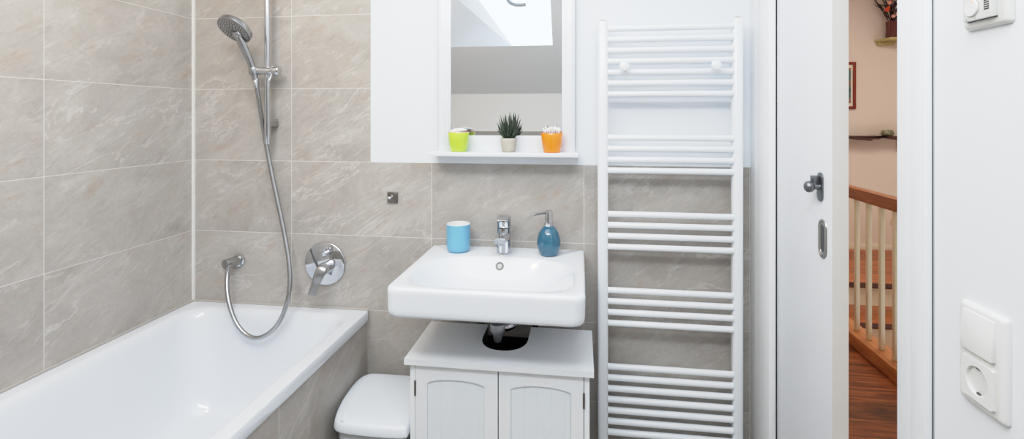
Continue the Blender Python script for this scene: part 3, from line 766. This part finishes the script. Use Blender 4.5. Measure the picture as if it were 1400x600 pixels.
# ------------------------------------------------------------------ hallway beyond the door
HW = 2.39; HY = 3.67; HX = 5.6
b = B(); box(b, HW, 3.30, -2.0, 2.54, -.12, 0); box(b, HW - .14, HW, -.88, -.17, -.12, -.0005)
struct('floor_hall', b, M['hall_floor'])
struct('wall_hall_far', box(B(), HW, HX + .1, HY, HY + .1, -1.8, 2.75), M['hall_wall'])
struct('wall_hall_right', box(B(), HX, HX + .1, -2.0, HY, -1.8, 2.75), M['hall_wall'])
struct('wall_hall_near', box(B(), HW, HX, -2.1, -2.0, -1.8, 2.75), M['hall_wall'])
struct('wall_hall_left', box(B(), HW, HW + .01, -2.0, -.967, 0, 2.75), M['hall_wall'])
struct('ceiling_hall', box(B(), HW, HX, -2.0, HY, 2.75, 2.85), M['hall_ceiling'])
struct('baseboard_far', box(B(), HW, HX, HY - .014, HY, 0, .053, .002), M['cream'])

st = thing('staircase', (4.4, 2.0, -1.5), 'wooden staircase with cream risers descending behind the white banister', 'staircase')
SX_0 = 3.36
obj('landing', box(B(), HW + .002, 5.2, 2.56, HY - .016, -.035, 0), M['tread'], st, keep=True)
obj('landing_nosing', box(B(), SX_0, 5.2, 2.535, 2.56, -.040, 0, .004), M['nosing'], st)
for i in range(6):
    z = -.19 * (i + 1); yb = 2.565 - .36 * i
    obj('riser', box(B(), SX_0, 5.2, yb, yb + .02, z, z + .19 - .036), M['cream'], st)
    t_ = obj('tread', box(B(), SX_0, 5.2, yb - .375, yb + .02, z - .034, z, .001), M['tread'], st, keep=True)
    obj('nosing', box(B(), SX_0, 5.2, yb - .392, yb - .375, z - .040, z, .004), M['nosing'], t_)
obj('string_board', box(B(), 3.302, SX_0 - .001, -1.9, 2.54, -1.5, -.001), M['cream'], st)

bn = thing('banister', (3.3, 1.2, 0), 'stair banister with brown wooden handrail and cream balusters seen through the door', 'banister')
BY0, BY1 = -.3, 2.5
obj('base_rail', box(B(), 3.24, 3.358, BY0, BY1, .001, .075, .004), M['curb'], bn)
obj('handrail', box(B(), 3.268, 3.332, BY0 - .05, BY1, .872, .940, .006), M['handrail'], bn)
bl = None
for i in range(23):
    y = 2.3730 - 0.1260 * i
    if bl is None: bl = obj('baluster', box(B(), 3.288, 3.312, y - .012, y + .012, .0745, .8735, .003), M['cream_pole'], bn); y_first = y
    else:
        o = bl.copy(); COL.objects.link(o); o.location.y += y - y_first
obj('end_post', box(B(), 3.265, 3.335, BY1, BY1 + .06, 0, 1.0, .005), M['cream_pole'], bn)

# things on the far hall wall
pi = thing('framed_picture', (4.21, HY, 1.444), 'small picture in a red-brown wooden frame on the hall wall', 'picture')
x0, x1, z0, z1 = 3.98, 4.442, 1.444, 1.928
b = B(); w = .028
box(b, x0, x0 + w, HY - .025, HY - .001, z0, z1, .003); box(b, x1 - w, x1, HY - .025, HY - .001, z0, z1, .003); box(b, x0 + w, x1 - w, HY - .025, HY - .001, z0, z0 + w, .003); box(b, x0 + w, x1 - w, HY - .025, HY - .001, z1 - w, z1, .003)
obj('frame', b, M['redwood'], pi)
obj('mount', box(B(), x0 + w, x1 - w, HY - .012, HY - .002, z0 + w, z1 - w), M['passepartout'], pi)
obj('print', box(B(), x0 + .075, x1 - .045, HY - .0135, HY - .0118, z0 + .06, z1 - .06), M['art'], pi)

b = B(); prof = []
N = 40
for i in range(N + 1):
    x = 4.05 + (4.93 - 4.05) * i / N
    prof.append((x, 1.138 + .010 * math.sin(i * .55) + .008 * math.sin(i * 1.7 + 1) + (.014 if 4.60 < x < 4.80 else 0)))
prism(b, [(4.93, 1.170), (4.05, 1.170)] + prof, 1, HY - .16, HY - .001, .003)
ws = tag(obj('wall_shelf', b, M['darkwood']), 'dark rough-edged wooden shelf on the hall wall below the picture', 'shelf')
bw = thing('stone_bowl', (4.70, HY - .09, 1.17), 'small round green patterned bowl on the dark hall shelf', 'bowl')
obj('bowl', lathe(B(), [(.028, 0), (.042, .004), (.054, .02), (.057, .034), (.050, .052), (.040, .060), (.034, .060), (.030, .052), (.032, .03), (.001, .02)], (4.700, HY - .09, 1.1702), seg=36), M['bowl'], bw, angle=60)
us = thing('corner_shelf', (4.8, HY - .1, 2.09), 'olive-coloured little shelf holding the flower vase high on the hall wall', 'shelf')
obj('board', prism(B(), [(4.625, HY - .03), (4.66, HY - .20), (5.05, HY - .26), (5.05, HY - .001), (4.625, HY - .001)], 2, 2.128, 2.150, .002), M['olive'], us)
obj('support_block', box(B(), 4.645, 4.79, HY - .05, HY - .001, 2.092, 2.128, .002), M['olive'], us)
vx, vy, vz = 4.735, HY - .11, 2.1502
va = thing('flower_vase', (vx, vy, vz), 'dark red-brown bark vase on the olive shelf in the hall', 'vase')
b = B(); lathe(b, [(.052, 0), (.056, .003), (.050, .03), (.045, .08), (.046, .13), (.050, .165), (.046, .166), (.04, .12), (.001, .10)], (vx, vy, vz), seg=28)
for i in range(22):
    a = 2 * PI * i / 22 + random.uniform(-.1, .1)
    tube(b, [V((vx + .052 * math.cos(a), vy + .052 * math.sin(a), vz + .001)), V((vx + .047 * math.cos(a + .1), vy + .047 * math.sin(a + .1), vz + .09)), V((vx + .051 * math.cos(a + .2), vy + .051 * math.sin(a + .2), vz + .165 + random.uniform(-.01, .01)))], .006, 6)
obj('vase', b, M['vase'], va, angle=60)
fl = thing('dried_flowers', (vx, vy, vz + .12), 'bouquet of dark dried stems with orange and pink blooms in the hall vase', 'flowers')
b = B(); tips = []
def stem(tip, r=.004):
    p0 = V((vx + random.uniform(-.02, .02), vy + random.uniform(-.02, .02), vz + .115)); tip = V(tip)
    mid = p0.lerp(tip, .5) + V((random.uniform(-.02, .02), random.uniform(-.02, .02), .03))
    tube(b, smooth_path([p0, mid, tip], 4), r, 6, lambda t: r * (1.1 - .7 * t)); return p0, mid, tip
def sprig(tip, n=9):
    p0, mid, t3 = stem(tip, .0045)
    for i in range(n):
        f = random.uniform(.35, 1); p = p0.lerp(mid, f * 2) if f < .5 else mid.lerp(t3, f * 2 - 1)
        d = (t3 - p0).normalized() * .04 + V((random.uniform(-.04, .04), random.uniform(-.03, .03), random.uniform(0, .03)))
        tube(b, [p, p + d * .5, p + d], .005, 5, lambda t: .0012 + .007 * t * (1.15 - t))
for t in ((-.16, 0, .36), (-.20, .02, .50), (-.12, -.04, .46), (-.07, 0, .40), (-.05, -.05, .52), (.0, .02, .44), (.03, -.03, .36), (.06, 0, .50), (.11, -.04, .44), (.15, .02, .40), (.13, 0, .34), (.19, 0, .52), (-.02, .03, .34), (.02, -.05, .55), (-.10, .03, .55), (.09, -.02, .30), (-.09, 0, .30)):
    sprig((vx + t[0], vy + t[1], vz + .0 + t[2]))
obj('stems', b, M['stem'], fl, angle=60)
def bloom(p, r, mat, n=9):
    b = B(); p = V(p); ax = V((-.4, -1, -.15)).normalized(); x, y = frame_of(ax)
    for i in range(n):
        a = 2 * PI * i / n; d = x * math.cos(a) + y * math.sin(a); s = ax.cross(d)
        q = [p - s * r * .12, p + d * r * .55 - s * r * .30 + ax * r * .25, p + d * r + ax * r * .2, p + d * r * .55 + s * r * .30 + ax * r * .25, p + s * r * .12]
        b.faces.new([b.verts.new(v) for v in q])
    lathe(b, [(r * .3, 0), (r * .22, r * .3), (.0005, r * .4)], p, ax, 10)
    obj('bloom', b, mat, fl)
yb = vy - .06
for dx, dz, r, m in ((-.085, .278, .030, 'bloom_o'), (.035, .330, .028, 'bloom_o'), (-.045, .385, .028, 'bloom_o'), (-.02, .42, .034, 'bloom_o'), (.10, .36, .022, 'bloom_o'), (-.062, .345, .026, 'bloom_p'), (-.028, .212, .024, 'bloom_p'), (.012, .228, .024, 'bloom_p'), (.10, .195, .022, 'bloom_p'), (.13, .41, .026, 'bloom_o'), (-.07, .30, .02, 'bloom_o'), (.155, .43, .02, 'bloom_p')):
    bloom((vx + dx, yb, vz + dz), r * .8, M[m])
for nm, x0, x1, z0, z1, lab in (('wall_panel', 4.828, 4.90, 1.008, 1.125, 'flat wall-coloured cover plate under the dark hall shelf'), ('wall_socket', 4.78, 4.86, .255, .325, 'pale socket plate low on the hall wall above the landing')):
    tag(obj(nm, box(B(), x0, x1, HY - .008, HY - .0005, z0, z1, .002), plain('wall_tone_plastic_' + nm, (218, 194, 176), .6)), lab, 'wall plate')

# ------------------------------------------------------------------ light
def area(name, loc, rot, sx, sy, power, col=(1, 1, 1)):
    l = bpy.data.lights.new(name, 'AREA'); l.shape = 'RECTANGLE'; l.size = sx; l.size_y = sy; l.energy = power; l.color = col
    o = bpy.data.objects.new(name, l); COL.objects.link(o); o.location = loc; o.rotation_euler = rot; return o
# two added fill lights without fixtures, under the ceiling and tilted above the viewer
area('soft_top_fill', (1.2, -1.15, CZ - .02), (0, 0, 0), 1.5, 1.3, 18, (.90, .955, 1.0))
area('front_fill', (1.35, -1.85, CZ - .10), (math.radians(36), 0, 0), 1.5, .28, 27, (.90, .955, 1.0))
# warm spot lamp over the bath
l = bpy.data.lights.new('warm_bath_lamp', 'POINT'); l.energy = 15; l.color = (1, .74, .48); l.shadow_soft_size = .12
o = bpy.data.objects.new('warm_bath_lamp', l); COL.objects.link(o); o.location = (.5, -1.2, 2.4)
area('hall_lamp', (3.9, 1.6, 2.72), (0, 0, 0), .9, .9, 43, (1, .92, .82))
w = bpy.data.worlds.new('sky'); scn.world = w; w.use_nodes = True
w.node_tree.nodes['Background'].inputs[0].default_value = (.80, .90, 1.0, 1); w.node_tree.nodes['Background'].inputs[1].default_value = 3.2

# ------------------------------------------------------------------ camera
cam = bpy.data.cameras.new('camera'); co = bpy.data.objects.new('camera', cam); COL.objects.link(co)
co.location = (1.6399, -1.9304, 1.38); co.rotation_euler = (PI / 2, 0, .13702)
cam.sensor_fit = 'HORIZONTAL'; cam.sensor_width = 36; cam.lens = 684.0 / 1400 * 36; cam.shift_y = -142.5 / 1400
cam.clip_start = .02
scn.camera = co
scn.view_settings.view_transform = 'Standard'; scn.view_settings.look = 'None'; scn.view_settings.exposure = 0.0
vs = scn.view_settings; vs.use_curve_mapping = True
cm = vs.curve_mapping; cm.white_level = (2.4, 2.4, 2.4)
cv = cm.curves[3]
for x, y in ((.45, .45), (.75, .68), (1.05, .79), (1.5, .885)): cv.points.new(x / 2.4, y)
cv.points[-1].location = (1, .97)
for p in cv.points: p.handle_type = 'AUTO_CLAMPED'
cm.update()
scn.cycles.max_bounces = 10; scn.cycles.diffuse_bounces = 6; scn.cycles.glossy_bounces = 6; scn.cycles.transparent_max_bounces = 8
scn.cycles.caustics_reflective = False; scn.cycles.caustics_refractive = False
scn.cycles.sample_clamp_indirect = 6
scn.cycles.use_denoising = True
